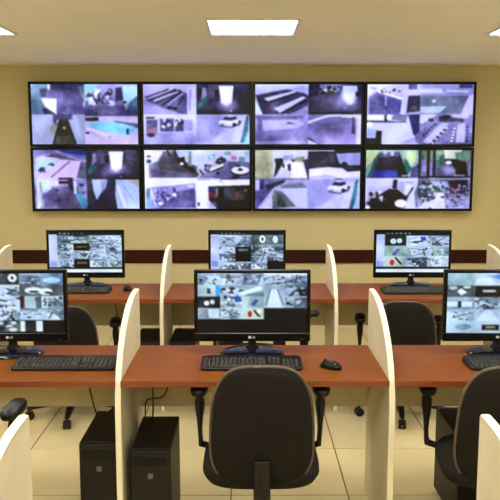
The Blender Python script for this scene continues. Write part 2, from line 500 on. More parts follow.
        s.poly((150, 150, 200), [(300, 260), (440, 200), (467, 266)], .6).poly((120, 124, 180), [(430, 190), (467, 160), (467, 266), (440, 250)])
        v(3).bg((150, 152, 202), (110, 110, 168))
        s.poly(V_, [(32, 16), (180, 16), (60, 90), (32, 90)]).poly((80, 76, 116), [(190, 30), (390, 50), (400, 80), (190, 76)]).poly(V_, [(290, 16), (440, 16), (430, 50), (330, 44)], .8)
        s.poly((196, 196, 242), [(60, 245), (215, 85), (275, 90), (130, 260)]).poly((196, 196, 242), [(345, 100), (410, 85), (410, 250), (335, 250)]).poly(P_, [(32, 120), (140, 80), (150, 100), (32, 160)])
        for k in range(5):
            s.ell((206, 208, 236), 255 - k * 28, 130 + k * 32, 12, 8).ell(K_, 240 - k * 28, 145 + k * 30, 14, 9).ell(W_, 322 - k * 5, 135 + k * 26, 12, 9).ell(D_, 320 - k * 4, 150 + k * 26, 10, 7).ell(D_, 428, 120 + k * 30, 12, 9).ell((60, 58, 100), 70 + k * 22, 190 - k * 22, 13, 10)
        s.ell(K_, 125, 62, 22, 14).ell(K_, 250, 35, 40, 14)
    elif pn == 4:
        v(0).bg((150, 146, 206), (196, 188, 230))
        s.poly(V_, [(64, 100), (180, 70), (300, 110), (64, 130)]).poly((122, 118, 150), [(130, 90), (240, 65), (430, 130), (300, 115)]).poly((66, 82, 170), [(240, 40), (490, 40), (490, 120), (440, 110)])
        s.poly((150, 178, 220), [(300, 60), (450, 110), (490, 150), (490, 90)], .6)
        s.poly((196, 226, 240), [(64, 120), (250, 115), (200, 200), (64, 240)]).poly((222, 206, 240), [(250, 120), (440, 130), (400, 282), (64, 282), (64, 245), (200, 200)])
        s.line((130, 122, 176), 350, 130, 190, 265, 14).poly((108, 120, 150), [(440, 135), (492, 150), (492, 282), (400, 270)]).rect(K_, 250, 268, 370, 282)
        s.speck(rg, [(60, 58, 110), (100, 92, 150)], 12, (85, 180, 145, 220), 11).speck(rg, [(70, 66, 120)], 9, (165, 150, 225, 185), 9)
        hall(v(1), 0)
        v(2).bg((180, 176, 220), (86, 82, 130))
        s.poly((214, 234, 246), [(64, 16), (180, 16), (190, 90), (110, 130), (90, 246), (64, 246)]).poly((150, 160, 150), [(85, 40), (105, 30), (115, 130), (100, 120)], .7)
        s.rect((226, 222, 250), 185, 20, 250, 70).rect(K_, 250, 28, 330, 50).rect((70, 64, 104), 330, 16, 370, 110)
        s.ell((150, 146, 200), 170, 180, 120, 110, .8, 1.0)
        s.poly((112, 108, 164), [(190, 90), (330, 70), (380, 130), (430, 246), (110, 246), (130, 140)]).poly((74, 70, 116), [(230, 130), (370, 120), (420, 246), (240, 246)], .4).grad((62, 58, 92), 160, 120, 400, 246, 0, .65, (110, 70, 430, 246))
        s.ell(W_, 100, 215, 34, 60, .6, .8).ell((60, 56, 104), 232, 98, 16, 8).poly((220, 226, 246), [(375, 30), (400, 30), (395, 130), (378, 130)]).poly((140, 146, 200), [(400, 16), (492, 16), (492, 170), (410, 110)])
        s.ell(D_, 440, 60, 22, 14).ell(D_, 455, 120, 12, 10).poly((64, 138, 178), [(385, 130), (430, 110), (492, 190), (492, 246), (440, 246)])
        v(3).bg((70, 68, 108), (56, 54, 86))
        s.poly((190, 206, 252), [(60, 16), (190, 16), (170, 90), (140, 110), (95, 180), (70, 100)]).poly((120, 130, 186), [(130, 30), (190, 16), (170, 90), (140, 120)], .6)
        s.poly((190, 212, 246), [(255, 16), (450, 16), (450, 246), (265, 246), (250, 150)]).poly((196, 200, 194), [(350, 16), (450, 16), (440, 80)]).line((150, 170, 210), 310, 60, 430, 220, 10, .6).line(W_, 270, 60, 330, 240, 22, .8)
    elif pn == 5:
        v(0).bg((206, 212, 238), (140, 138, 184))
        s.ell((76, 70, 90), 300, 170, 240, 110, 1, .7).grad((66, 60, 76), 200, 130, 470, 250, .1, .8, (230, 120, 472, 265))
        s.poly((84, 78, 98), [(200, 50), (300, 40), (330, 110), (472, 200), (472, 250), (190, 240), (150, 160)], .75).poly((108, 104, 144), [(100, 200), (300, 210), (420, 240), (472, 262), (100, 262)], .8)
        s.poly((236, 240, 250), [(44, 40), (190, 50), (150, 130), (80, 160), (80, 282), (44, 282)]).ell((150, 90, 120), 80, 92, 17, 9).ell((50, 130, 140), 80, 132, 19, 17)
        s.line(K_, 230, 40, 250, 90, 12).line(K_, 290, 40, 295, 95, 12).poly((200, 214, 234), [(310, 40), (472, 40), (472, 170), (400, 150), (320, 90)]).poly((130, 150, 150), [(405, 50), (430, 50), (425, 170), (400, 170)])
        s.poly(K_, [(300, 110), (370, 95), (380, 170), (440, 180), (472, 230), (440, 230), (340, 160)]).ell(W_, 348, 152, 15, 12).rect(W_, 44, 270, 472, 282)
        v(1).bg((216, 224, 240), (150, 158, 190))
        s.poly((104, 104, 160), [(250, 130), (460, 140), (460, 282), (20, 282), (60, 240)]).poly((118, 178, 184), [(110, 95), (165, 70), (165, 105), (120, 125)]).poly(W_, [(125, 95), (155, 85), (155, 102), (130, 110)])
        s.rect((142, 190, 172), 245, 52, 295, 82).rect((206, 130, 180), 300, 88, 345, 120).rect((110, 166, 150), 365, 95, 410, 135).rect((180, 206, 220), 410, 50, 451, 110)
        s.speck(rg, [K_, K_, D_], 14, (85, 165, 130, 215), 13).speck(rg, [K_, (60, 50, 80)], 14, (180, 105, 250, 155), 13).poly((232, 236, 248), [(120, 200), (230, 150), (245, 170), (140, 220)]).line(K_, 130, 220, 245, 172, 10).ell(K_, 190, 230, 15, 11).ell(K_, 15, 240, 18, 16)
        s.line(K_, 40, 200, 70, 240, 14).ell(K_, 372, 222, 76, 28).ell((232, 234, 250), 376, 206, 72, 32).ell(K_, 375, 200, 20, 12).ell(K_, 360, 170, 20, 9).ell((50, 44, 84), 340, 262, 34, 13).rect(W_, 20, 274, 210, 282)
        v(2).bg((232, 236, 255), (216, 222, 250))
        s.poly((154, 150, 212), [(95, 80), (455, 45), (460, 240), (100, 246)]).poly((88, 84, 150), [(300, 110), (455, 90), (458, 190), (240, 190)], .8).poly((116, 110, 176), [(220, 180), (458, 180), (458, 240), (150, 246)], .7)
        s.poly((96, 140, 166), [(55, 90), (85, 80), (85, 170), (55, 170)]).poly((150, 180, 232), [(55, 170), (90, 170), (120, 246), (50, 246)]).line(V_, 95, 90, 130, 230, 18)
        s.speck(rg, [D_, V_, (70, 90, 170)], 20, (120, 90, 260, 200), 13).ell(W_, 170, 205, 22, 12).ell(W_, 285, 138, 16, 14).rect((56, 52, 100), 275, 80, 296, 120).poly((210, 210, 250), [(390, 60), (440, 55), (440, 80), (390, 85)]).ell(K_, 484, 210, 8, 14)
        v(3).bg((58, 56, 52), (34, 34, 32))
        s.poly((240, 244, 255), [(10, 20), (451, 16), (451, 60), (240, 66), (110, 70), (115, 180), (180, 246), (10, 246)]).poly((180, 190, 220), [(215, 16), (240, 50), (200, 30)], .8)
        s.ell((170, 168, 220), 150, 215, 60, 50, .8, .8).rect((60, 58, 120), 112, 72, 170, 112).rect((150, 70, 100), 115, 118, 170, 170).poly((150, 146, 140), [(175, 80), (195, 80), (185, 160), (170, 160)]).rect((24, 30, 60), 195, 75, 240, 150).rect((70, 80, 96), 240, 80, 330, 180, .8)
        s.poly((110, 90, 80), [(335, 110), (430, 95), (400, 170), (320, 180)]).rect((130, 40, 60), 340, 150, 372, 172).ell((200, 130, 150), 420, 100, 13, 9).ell(K_, 32, 210, 8, 14)
    elif pn == 6:
        v(0).bg((214, 222, 236), (200, 208, 236))
        s.poly((160, 164, 132), [(40, 40), (182, 40), (186, 282), (40, 282)]).poly((190, 196, 170), [(150, 40), (182, 40), (186, 282), (160, 282)], .5)
        s.poly((150, 162, 200), [(270, 85), (350, 80), (350, 125), (260, 125)]).poly((140, 140, 110), [(360, 100), (440, 90), (440, 140), (360, 130)], .8).poly((30, 28, 40), [(195, 110), (260, 105), (270, 140), (230, 220), (190, 270), (205, 160)])
        s.poly((236, 240, 255), [(280, 150), (420, 140), (460, 220), (467, 282), (200, 282), (240, 200)]).poly((190, 196, 226), [(230, 200), (330, 190), (330, 282), (200, 282)], .7).poly(K_, [(300, 160), (328, 150), (328, 210), (312, 210)]).ell(K_, 270, 170, 9, 18).poly((40, 40, 70), [(430, 120), (467, 110), (467, 280), (445, 190)], .8).rect((70, 60, 60), 335, 115, 362, 138).rect((90, 92, 140), 40, 272, 467, 282, .7)
        v(1).bg((56, 52, 84), (66, 60, 96))
        s.poly((176, 184, 232), [(265, 70), (463, 60), (463, 165), (380, 165), (290, 150)]).rect(V_, 32, 40, 250, 50, .7).poly((60, 62, 84), [(60, 80), (250, 70), (270, 160), (60, 160)]).poly((100, 104, 110), [(200, 70), (250, 70), (260, 140), (220, 150)], .6)
        s.ell((50, 74, 84), 335, 160, 26, 24).poly((84, 60, 100), [(330, 180), (455, 165), (450, 215), (340, 215)]).poly((232, 234, 255), [(45, 195), (200, 180), (320, 190), (360, 220), (463, 210), (463, 282), (45, 282)]).poly((176, 178, 226), [(45, 255), (200, 240), (300, 270), (463, 260), (463, 282), (45, 282)], .6).ell(D_, 285, 282, 40, 8)
        v(2).bg((176, 180, 222), (186, 190, 234))
        s.poly((100, 98, 166), [(40, 16), (290, 20), (180, 90), (60, 246), (40, 246)]).rect((50, 46, 110), 75, 16, 112, 90).rect((200, 204, 244), 42, 20, 72, 100).poly((40, 48, 70), [(115, 60), (290, 16), (280, 40), (150, 100)], .8)
        s.poly((130, 150, 164), [(250, 60), (420, 40), (467, 80), (250, 85)]).poly((206, 212, 252), [(240, 90), (467, 85), (467, 246), (370, 225)]).poly((128, 140, 146), [(195, 100), (260, 110), (375, 230), (180, 246), (180, 150)]).poly((80, 92, 90), [(210, 120), (250, 130), (300, 230), (230, 230)], .6).poly((210, 206, 246), [(80, 246), (175, 130), (180, 246)])
        car_lot(v(3))
    else:
        v(0).bg((160, 200, 184), (150, 190, 180))
        s.poly((206, 226, 180), [(36, 40), (150, 40), (90, 130), (36, 180)]).poly((60, 130, 118), [(100, 110), (150, 60), (120, 190), (50, 282), (36, 282), (80, 190)])
        s.poly((58, 46, 76), [(150, 70), (310, 60), (360, 190), (400, 282), (60, 282), (110, 190)]).poly((104, 100, 150), [(140, 60), (310, 55), (310, 90), (145, 100)]).ell((200, 206, 250), 190, 55, 14, 22).ell((200, 206, 250), 250, 65, 16, 22).ell((92, 78, 120), 232, 130, 60, 46, .6, .8)
        s.poly((206, 230, 178), [(370, 50), (450, 45), (440, 140), (400, 180), (370, 110)]).poly((44, 140, 124), [(350, 110), (380, 130), (420, 210), (390, 240), (355, 180)]).line((210, 216, 240), 440, 160, 395, 240, 14).poly((90, 100, 160), [(410, 190), (467, 150), (467, 282), (400, 270)])
        s.poly((66, 84, 200), [(100, 208), (290, 206), (300, 262), (70, 266)]).rect((28, 20, 30), 305, 190, 350, 262).line((220, 200, 220), 330, 252, 400, 250, 10).rect((214, 222, 250), 36, 270, 467, 282)
        v(1).bg((110, 130, 120), (110, 104, 150))
        s.poly((226, 238, 220), [(240, 40), (390, 40), (380, 110), (250, 110)]).poly((120, 180, 150), [(330, 60), (460, 50), (450, 130), (340, 110)], .8).poly((150, 190, 150), [(70, 50), (240, 50), (200, 120), (80, 130)], .7)
        for (a, c_) in ((40, (30, 30, 44)), (115, (20, 26, 20)), (165, (40, 40, 60))):
            s.rect(c_, a - 13, 40, a + 10, 255)
        s.rect((160, 156, 210), 62, 120, 98, 220).rect((140, 138, 196), 128, 130, 150, 250).poly((32, 120, 116), [(205, 85), (238, 85), (235, 160), (200, 170)]).poly(K_, [(250, 118), (340, 122), (430, 140), (445, 250), (350, 250), (320, 160), (250, 150)])
        s.ell((182, 180, 232), 285, 205, 80, 50, .95, .7).ell((236, 240, 250), 282, 142, 28, 15).line((210, 200, 200), 330, 250, 420, 248, 9).rect(K_, 32, 255, 467, 270, .8).rect((180, 190, 220), 120, 272, 467, 282)
        v(2).bg((222, 228, 250), (150, 150, 180))
        s.poly((30, 24, 40), [(50, 200), (130, 150), (230, 90), (300, 95), (385, 160), (330, 246), (90, 246)]).poly((44, 44, 76), [(265, 16), (300, 16), (295, 90), (255, 85)]).poly((186, 194, 224), [(300, 30), (440, 30), (380, 130), (310, 100)]).poly((226, 234, 250), [(370, 50), (425, 60), (390, 140), (350, 125)]).line(K_, 430, 80, 375, 170, 16)
        s.ell(W_, 330, 205, 50, 32).poly((214, 220, 236), [(390, 150), (450, 60), (467, 246), (370, 246)]).poly((120, 130, 170), [(440, 120), (467, 60), (467, 246), (450, 230)]).speck(rg, [W_, K_, (190, 160, 190)], 16, (80, 110, 200, 180), 13).poly((210, 214, 240), [(36, 60), (60, 60), (60, 180), (36, 190)]).ell(W_, 55, 235, 20, 12).rect((200, 204, 214), 50, 36, 250, 44)
        v(3).bg((110, 116, 150), (176, 178, 220))
        s.poly((70, 92, 104), [(32, 60), (150, 30), (250, 110), (180, 170), (80, 200), (32, 150)]).poly((176, 190, 224), [(130, 30), (270, 30), (290, 70), (240, 110)]).poly((56, 50, 80), [(290, 30), (450, 16), (450, 80), (300, 80)]).poly((80, 72, 104), [(270, 90), (430, 80), (430, 130), (300, 130)])
        s.speck(rg, [K_, (60, 110, 110), (206, 216, 232), (40, 50, 70), (150, 160, 200), (226, 230, 244)], 90, (36, 40, 250, 215), 12).speck(rg, [(60, 58, 90), (200, 200, 236), (120, 118, 160)], 40, (260, 60, 460, 240), 12).poly((224, 226, 246), [(190, 120), (250, 120), (270, 246), (32, 246), (100, 200), (180, 170)]).speck(rg, [(206, 160, 186), (226, 206, 226)], 6, (310, 90, 400, 115), 13).ell((40, 40, 90), 370, 150, 18, 11).ell((40, 40, 80), 240, 155, 14, 9).ell(K_, 25, 216, 12, 14).ell(K_, 140, 246, 12, 8)

# ------------------------------------------------------------------ the video wall: eight displays
PW, PH = 1.0615, 0.6155
VX0, VZ1, VY = -2.081, 2.352, 7.13
def feeds_picture(pn):
    s = Pic(136, 78)
    draw_feeds(pn, s)
    return grade(s.done(14) * np.array([0.98, 0.965, 1.05]), pn, 1.2, 0.86, 8.0)

def soft(a, n):
    for _ in range(n):
        p = np.pad(a, ((1, 1), (1, 1), (0, 0)), 'edge')
        a = (p[:-2, 1:-1] + p[2:, 1:-1] + p[1:-1, :-2] + p[1:-1, 2:] + p[1:-1, 1:-1]) / 5
    return a
def grade(img, seed, contrast, sat, grain):
    """surveillance camera look: sharpened edges, mottled grain, more contrast, less colour"""
    g = np.random.default_rng(seed)
    sh = img.shape[:2] + (1,)
    n1 = g.normal(0, 1, sh)
    n2 = soft(g.normal(0, 1, sh), 3); n2 /= n2.std()
    n3 = soft(g.normal(0, 1, sh), 14); n3 /= n3.std()
    n4 = soft(g.normal(0, 1, sh), 120); n4 /= n4.std()
    img = img + 0.6 * (img - soft(img, 4))
    gray = img.mean(-1, keepdims=True)
    mid = np.clip(1 - np.abs(gray - 120) / 150, 0.15, 1)
    img = gray + (img - gray) * sat * (0.72 + 0.4 * np.clip(gray / 255, 0, 1)) + mid * grain * (0.25 * n1 + 0.75 * n2 + 0.8 * n3 + 2.2 * n4)
    img = (img - 150) * contrast + 133
    glow = np.clip(soft(img, 30) - 150, 0, 105)
    return np.clip(img + 0.22 * glow, 4, 255)

display_labels = [
    'wall display with a swimming pool picture, top row, far left',
    'wall display with a white car above a hall doorway, top row, second from left',
    'wall display with diagonal rows of pale tables, top row, second from right',
    'wall display with rows of seats at lower right, top row, far right',
    'wall display with pale pink terrace at upper left, bottom row, far left',
    'wall display with a round white table picture, bottom row, second from left',
    'wall display with a plain beige picture at upper left, bottom row, second from right',
    'wall display with a green walled corridor picture, bottom row, far right',
]
def make_display(pn):
    c, r = pn % 4, pn // 4
    cx = VX0 + (c + .5) * PW
    cz = VZ1 - (r + .5) * PH
    t = thing('wall_display', display_labels[pn], 'display', (cx, VY, cz), 0, 'displays of the video wall')
    w, h, b = PW / 2 - .003, PH / 2 - .003, 0.025
    new_obj('housing', B(-w, w, 0.012, 0.07, -h, h, bev=0.004), 'black', t)
    new_obj('wall_bracket', B(-.25, .25, 0.07, 0.12, -.2, .2), 'steel', t)
    bm = bmesh.new()
    box(bm, -w, w, 0, 0.012, h - b, h, bev=0.002)
    box(bm, -w, w, 0, 0.012, -h, -h + b, bev=0.002)
    box(bm, -w, -w + b, 0, 0.012, -h + b, h - b, bev=0.002)
    box(bm, w - b, w, 0, 0.012, -h + b, h - b, bev=0.002)
    new_obj('bezel', bm, 'gloss', t)
    me = screen_mesh('screen', 2 * (w - b), 2 * (h - b), feeds_picture(pn))
    o = bpy.data.objects.new('screen', me)
    COL.objects.link(o)
    o.parent = t
    o.location = (0, 0.009, 0)
for pn in range(8):
    make_display(pn)

# ------------------------------------------------------------------ desks and dividers
DT, DZ, DD = 0.027, 0.75, 0.575       # top thickness, top height, depth
ROWS = [(1.24, 'empty desk'), (2.985, 'front'), (4.705, 'rear')]
DIVX = [[-1.70, -0.572, 0.606, 1.76], [-1.69, -0.545, 0.604, 1.75], [-1.71, -0.561, 0.574, 1.735]]
THK = 0.025
def make_divider(x, yf, label):
    t = thing('divider_panel', label, 'divider', (x, yf, 0), 0, 'curved cream dividers between the desks')
    prof = [(0.0, 0.0), (0.0, 0.62)]
    a, b = 0.53, 0.41
    z0 = 0.62
    for i in range(1, 17):
        u = i / 16 * math.pi / 2
        prof.append((a * (1 - math.cos(u)), z0 + b * math.sin(u)))
    prof += [(DD, z0 + b), (DD + 0.005, z0 + b - 0.01), (DD + 0.005, 0.0)]
    e = 0.0015
    bm = bmesh.new()
    n = len(prof)
    A = [bm.verts.new((-THK / 2, y, z)) for y, z in prof]
    C = [bm.verts.new((THK / 2, y, z)) for y, z in prof]
    bm.faces.new(A)
    bm.faces.new(C[::-1])
    for i in range(n):
        bm.faces.new((A[i], C[i], C[(i + 1) % n], A[(i + 1) % n]))
    new_obj('board', bm, 'divider', t)
    # edge band: a slightly rounded strip following front and top edge
    bm = bmesh.new()
    path = prof[:-1]
    rings = []
    for i, (y, z) in enumerate(path):
        y0, z0_ = path[max(i - 1, 0)]
        y1, z1_ = path[min(i + 1, len(path) - 1)]
        d = Vector((0, y1 - y0, z1_ - z0_)).normalized()
        nrm = Vector((0, -d.z, d.y))
        c = Vector((0, y, z))
        h = THK / 2
        rings.append([c + Vector((-h, 0, 0)) + nrm * -0.002, c + Vector((-h, 0, 0)) + nrm * 0.002, c + Vector((-h * .6, 0, 0)) + nrm * 0.004,
                      c + Vector((h * .6, 0, 0)) + nrm * 0.004, c + Vector((h, 0, 0)) + nrm * 0.002, c + Vector((h, 0, 0)) + nrm * -0.002])
    loft(bm, rings)
    new_obj('edge_band', bm, 'edge', t)
    return t
def make_desk(x0, x1, yf, label):
    t = thing('desk', label, 'desk', ((x0 + x1) / 2, yf, 0), 0, 'brown desks in rows')
    h = (x1 - x0) / 2
    top = new_obj('desktop', B(-h, h, 0.004, DD, DZ - DT, DZ, bev=0.002), 'desk', t)
    new_obj('edge_band', B(-h, h, 0.0, 0.005, DZ - DT, DZ - .0005, bev=0.001), 'desk_edge', top)
    new_obj('modesty_panel', B(-h, h, 0.53, 0.548, 0.517, DZ - DT, bev=0.001), 'panel', t)
    new_obj('lower_panel', B(-h, h, 0.556, 0.572, 0.443, 0.520, bev=0.001), 'panel', t)
    for s in (-1, 1):
        new_obj('support_cleat', B(s * h - (0.03 if s > 0 else 0), s * h + (0.03 if s < 0 else 0), 0.16, 0.5, DZ - DT - .03, DZ - DT), 'panel', t)
    return t
names = [['left', 'middle', 'right']] * 3
rowword = {0: 'nearest row', 1: 'front row', 2: 'rear row by the wall'}
for r, (yf, _) in enumerate(ROWS):
    for i, x in enumerate(DIVX[r]):
        if r == 0 and i in (0, 3):
            continue
        w = ['far left', 'left of the middle desk', 'right of the middle desk', 'far right'][i]
        lab = 'curved cream divider panel in the %s, %s' % (rowword[r], w)
        make_divider(x, yf, lab)
    for i in range(3):
        w = ['left', 'middle', 'right'][i]
        if r == 0 and i != 1:
            continue
        if r == 0:
            lab = 'bare reddish brown desk between the two nearest dividers'
        elif r == 1:
            lab = ['reddish brown desk at left under the cropped left monitor', 'reddish brown desk in the middle with mouse and centre chair',
                   'reddish brown desk at right behind the cropped right chair'][i]
        else:
            lab = 'reddish brown desk by the wall, %s one of the rear row' % w
        make_desk(DIVX[r][i] + THK / 2 + .0008, DIVX[r][i + 1] - THK / 2 - .0008, yf, lab)

# ------------------------------------------------------------------ monitors
def mini(s, rng):
    """one small grey-blue surveillance picture in the current view (0..1)"""
    pal = [(226, 232, 240), (190, 200, 212), (150, 164, 180), (120, 134, 150), (84, 98, 114), (52, 60, 72), (30, 34, 42), (168, 186, 180), (206, 214, 230)]
    s.bg(rng.choice(pal[:4]), rng.choice(pal[1:5]))
    big = pal[:5] + pal[7:]
    vx = rng.uniform(.2, .8)
    s.poly(rng.choice(big), [(vx - .1, .2), (vx + .1, .2), (rng.uniform(.6, 1.2), 1), (rng.uniform(-.2, .4), 1)])
    s.poly(rng.choice(big), [(0, rng.uniform(0, .4)), (vx, rng.uniform(.1, .4)), (rng.uniform(.1, .4), 1), (0, 1)], .8)
    s.poly(rng.choice(big), [(1, rng.uniform(0, .4)), (vx, rng.uniform(.1, .4)), (rng.uniform(.6, .9), 1), (1, 1)], .8)
    for _ in range(rng.randint(7, 13)):
        s.ell(rng.choice(pal), rng.random(), rng.uniform(.15, .9), rng.uniform(.03, .12), rng.uniform(.04, .13), .85)
    for _ in range(rng.randint(3, 6)):
        s.line(rng.choice([pal[0], pal[5], pal[6]]), rng.random(), rng.uniform(.1, 1), rng.random(), rng.uniform(.1, 1), rng.uniform(.03, .09), .8)

NAVY = (24, 25, 34)
def mon_picture(kind):
    s = Pic(120, 67)
    s.bg(NAVY)
    rng = random.Random(100 + kind)
    def cell(x0, y0, x1, y1):
        s.view(0, 0, 1, 1, x0 * s.w, y0 * s.h, x1 * s.w, y1 * s.h)
        return s
    if kind == 0:      # front middle: five columns, lower right empty
        cs = [0.0, .205, .405, .605, .80, 1.0]
        rs = [0, .195, .385, .575, .765]
        for i in range(5):
            for j in range(4):
                if j == 3 and i >= 3:
                    continue
                mini(cell(cs[i], rs[j], cs[i + 1], rs[j + 1]), rng)
        cell(cs[0], rs[2], cs[1], rs[3]).bg((44, 50, 58)).ell((226, 232, 236), .4, .6, .12, .2).ell((206, 214, 220), .65, .5, .1, .2).rect((24, 28, 34), 0, 0, 1, .25)
        cell(cs[1], rs[1], cs[3], rs[3]).bg((178, 190, 200), (168, 182, 176)).speck(rng, [(40, 46, 58), (236, 240, 246), (70, 84, 108), (216, 222, 232)], 40, (.05, .05, .5, .9), .07)
        s.line((236, 240, 246), .45, .4, .95, .12, .16).poly((54, 108, 190), [(.3, .5), (.46, .5), (.5, .74), (.34, .72)]).poly((120, 140, 150), [(.6, .4), (1, .3), (1, .6), (.65, .65)], .7)
        cell(cs[2], rs[2], cs[3], rs[3]).bg((168, 186, 184)).line((104, 104, 160), .45, .8, .7, .3, .22).poly((214, 224, 226), [(0, 0), (.4, 0), (.2, 1), (0, 1)], .7)
        cell(cs[3], rs[1], cs[4], rs[3]).bg((176, 188, 200), (200, 206, 214)).poly((226, 232, 238), [(.35, .2), (.6, .2), (.85, 1), (.15, 1)]).line((110, 124, 140), .3, .2, .1, .9, .05).line((110, 124, 140), .65, .2, .95, .9, .05)
        cell(cs[0], rs[1], cs[1], rs[2]).bg((206, 218, 214), (180, 194, 196)).rect((64, 150, 214), .8, 0, 1, 1).poly((70, 70, 110), [(.4, .3), (.55, .3), (.6, .8), (.4, .8)])
        cell(cs[2], rs[3], cs[3], rs[4]).bg((204, 212, 200)).ell((200, 36, 40), .36, .55, .1, .3).line((60, 64, 60), .55, .2, .8, .8, .12).ell((236, 240, 236), .8, .3, .12, .2)
        cell(cs[0], rs[3], cs[1], rs[4]).bg((160, 170, 176)).poly((226, 230, 234), [(.45, .1), (.95, .1), (.95, .9), (.5, .9)])
        cell(0, 0, 1, 1)
        s.line((44, 46, 60), 0, .88, 1, .88, .006).line((44, 46, 60), .4, .77, .4, 1, .005).line((44, 46, 60), .61, .765, 1, .765, .006).line((44, 46, 60), .8, .58, .8, 1, .005)
    elif kind == 1:    # front left
        cs = [0, .20, .40, .60, .80, 1.0]
        rs = [0, .19, .38, .58, .775, .97]
        for i in range(5):
            for j in range(5):
                if j == 4 and i == 4:
                    continue
                mini(cell(cs[i], rs[j], cs[i + 1], rs[j + 1]), rng)
        cell(cs[2], rs[0], cs[3], rs[1]).bg((84, 96, 100)).ell((236, 240, 240), .7, .4, .2, .36).ell((60, 60, 66), .7, .4, .07, .16)
        cell(cs[3], rs[1], cs[5], rs[2]).bg((120, 132, 132)).ell((236, 238, 244), .32, .5, .2, .28).ell((40, 44, 60), .34, .62, .12, .1).ell((236, 238, 244), .6, .6, .16, .3).ell((50, 54, 66), .66, .7, .09, .1)
        cell(cs[3], rs[2], cs[4], rs[3]).bg((190, 204, 204)).rect((104, 36, 68), 0, 0, .22, 1).poly((120, 136, 134), [(.7, .1), (1, 0), (1, 1), (.75, 1)])
        cell(cs[4], rs[0], cs[5], rs[1]).bg((132, 160, 184)).ell((200, 220, 236), .5, .6, .4, .25)
        cell(cs[3], rs[4], cs[4], rs[5]).bg((52, 58, 60)).rect((226, 232, 240), 0, .1, .2, 1).rect((226, 232, 240), .72, .1, 1, 1)
        cell(cs[2], rs[4], cs[3], rs[5]).bg((90, 100, 104)).speck(rng, [(226, 230, 234), (40, 44, 50)], 12, (0, 0, .8, .9), .16)
    elif kind == 2:    # front right: one black cell
        cs = [0, .255, .50, .75, 1.0]
        rs = [0, .205, .40, .60, .80, 1.0]
        for i in range(4):
            for j in range(5):
                mini(cell(cs[i], rs[j], cs[i + 1], rs[j + 1]), rng)
        cell(cs[0], rs[0], cs[1], rs[1]).bg((164, 184, 190), (150, 168, 170))
        cell(cs[1], rs[0], cs[2], rs[1]).bg((170, 184, 196)).poly((84, 128, 190), [(.4, .2), (1, .1), (1, .6)]).poly((206, 214, 222), [(0, .5), (.5, .4), (1, 1), (0, 1)])
        cell(cs[0], rs[1], cs[1], rs[2]).bg((70, 84, 86)).poly((226, 234, 238), [(.35, .5), (.5, .25), (.7, .6), (.5, .85)]).ell((170, 190, 196), .2, .2, .16, .16).ell((190, 206, 210), .7, .15, .14, .12)
        cell(cs[1], rs[1], cs[2], rs[2]).bg((24, 22, 24)).rect((176, 176, 176), .28, .42, .76, .56)
        cell(cs[2], rs[1], cs[3], rs[2]).bg((150, 190, 176))
        cell(cs[0], rs[2], cs[1], rs[3]).bg((150, 166, 176)).rect((220, 232, 246), 0, .4, .9, .8).rect((40, 52, 84), .38, .35, .52, .85)
        cell(cs[1], rs[3], cs[2], rs[4]).bg((190, 200, 212)).poly((216, 224, 232), [(.4, .1), (.6, .1), (.95, 1), (.05, 1)])
        cell(cs[1], rs[4], cs[2], rs[5]).bg((196, 206, 220)).rect((46, 42, 40), .28, .3, .95, .8).rect((150, 140, 110), .45, .45, .8, .6)
        cell(cs[0], rs[4], cs[1], rs[5]).bg((196, 214, 226), (186, 200, 208)).ell((150, 168, 176), .6, .5, .3, .25)
    else:              # rear ones: side list, tool bar, picture grid
        s.view(0, 0, 1, 1, 0, 0, s.w, s.h)
        x0 = .115
        if kind == 4:
            rs = [.06, .36, .68, 1.0]; nc = 4
            rs = [.07, .30, .53, .76, .98]
        elif kind == 5:
            nc = 3; rs = [.09, .34, .60, .86]
        else:
            nc = 4; rs = [.08, .27, .47, .67, .87]
        cs = [x0 + (1 - x0) * i / nc for i in range(nc + 1)]
        for i in range(nc):
            for j in range(len(rs) - 1):
                mini(cell(cs[i], rs[j], cs[i + 1], rs[j + 1]), rng)
        if kind == 3:
            for j in (1, 3):
                cell(cs[1], rs[j], cs[2], rs[j + 1]).bg((20, 18, 20)).rect((110, 110, 110), .2, .4, .8, .55)
        elif kind == 4:
            cell(cs[1], rs[1] + .06, cs[2], rs[3] - .02).bg((28, 24, 26)).rect((130, 130, 130), .2, .15, .8, .3)
            cell(cs[3], rs[3] - .04, cs[4], rs[4]).bg((28, 26, 34))
            cell(cs[2], rs[0], cs[3], rs[1]).bg((90, 110, 110)).ell((236, 240, 240), .7, .45, .2, .4).ell((50, 60, 60), .7, .45, .07, .2)
            cell(cs[3], rs[0], cs[4], rs[1]).bg((110, 126, 126)).ell((230, 236, 236), .5, .5, .16, .4)
        else:
            cell(cs[0], rs[0], cs[1], rs[1]).bg((44, 52, 56)).ell((220, 226, 230), .4, .55, .14, .26).ell((220, 226, 230), .68, .5, .12, .24)
            cell(cs[0], rs[1], cs[1], rs[2]).bg((150, 176, 168)).line((92, 90, 150), .4, .9, .65, .3, .2)
            cell(cs[0], rs[2], cs[1], rs[3]).bg((196, 206, 196)).ell((200, 40, 40), .36, .6, .12, .3).line((60, 60, 60), .5, .1, .8, .8, .12)
            cell(cs[1], rs[0], cs[2], rs[1]).bg((200, 210, 224)).speck(rng, [(30, 34, 44), (236, 240, 246)], 14, (.1, .1, .7, .9), .14).poly((44, 92, 200), [(.65, .1), (.9, .1), (.95, .5), (.7, .5)])
        cell(0, 0, 1, 1)
        s.rect((206, 206, 236), 0, .03, x0, rs[-1]).rect((170, 172, 214), .015, .72, x0 - .015, .86)
        s.rect((30, 34, 46), 0, 0, 1, .06)
        for k in range(6):
            s.rect((130, 150, 160), .14 + .06 * k, .02, .17 + .06 * k, .045)
        if kind != 4:
            s.rect((28, 30, 44), 0, rs[-1], 1, .92).rect((236, 238, 255), 0, .925, 1, 1)
    img = s.done(2)
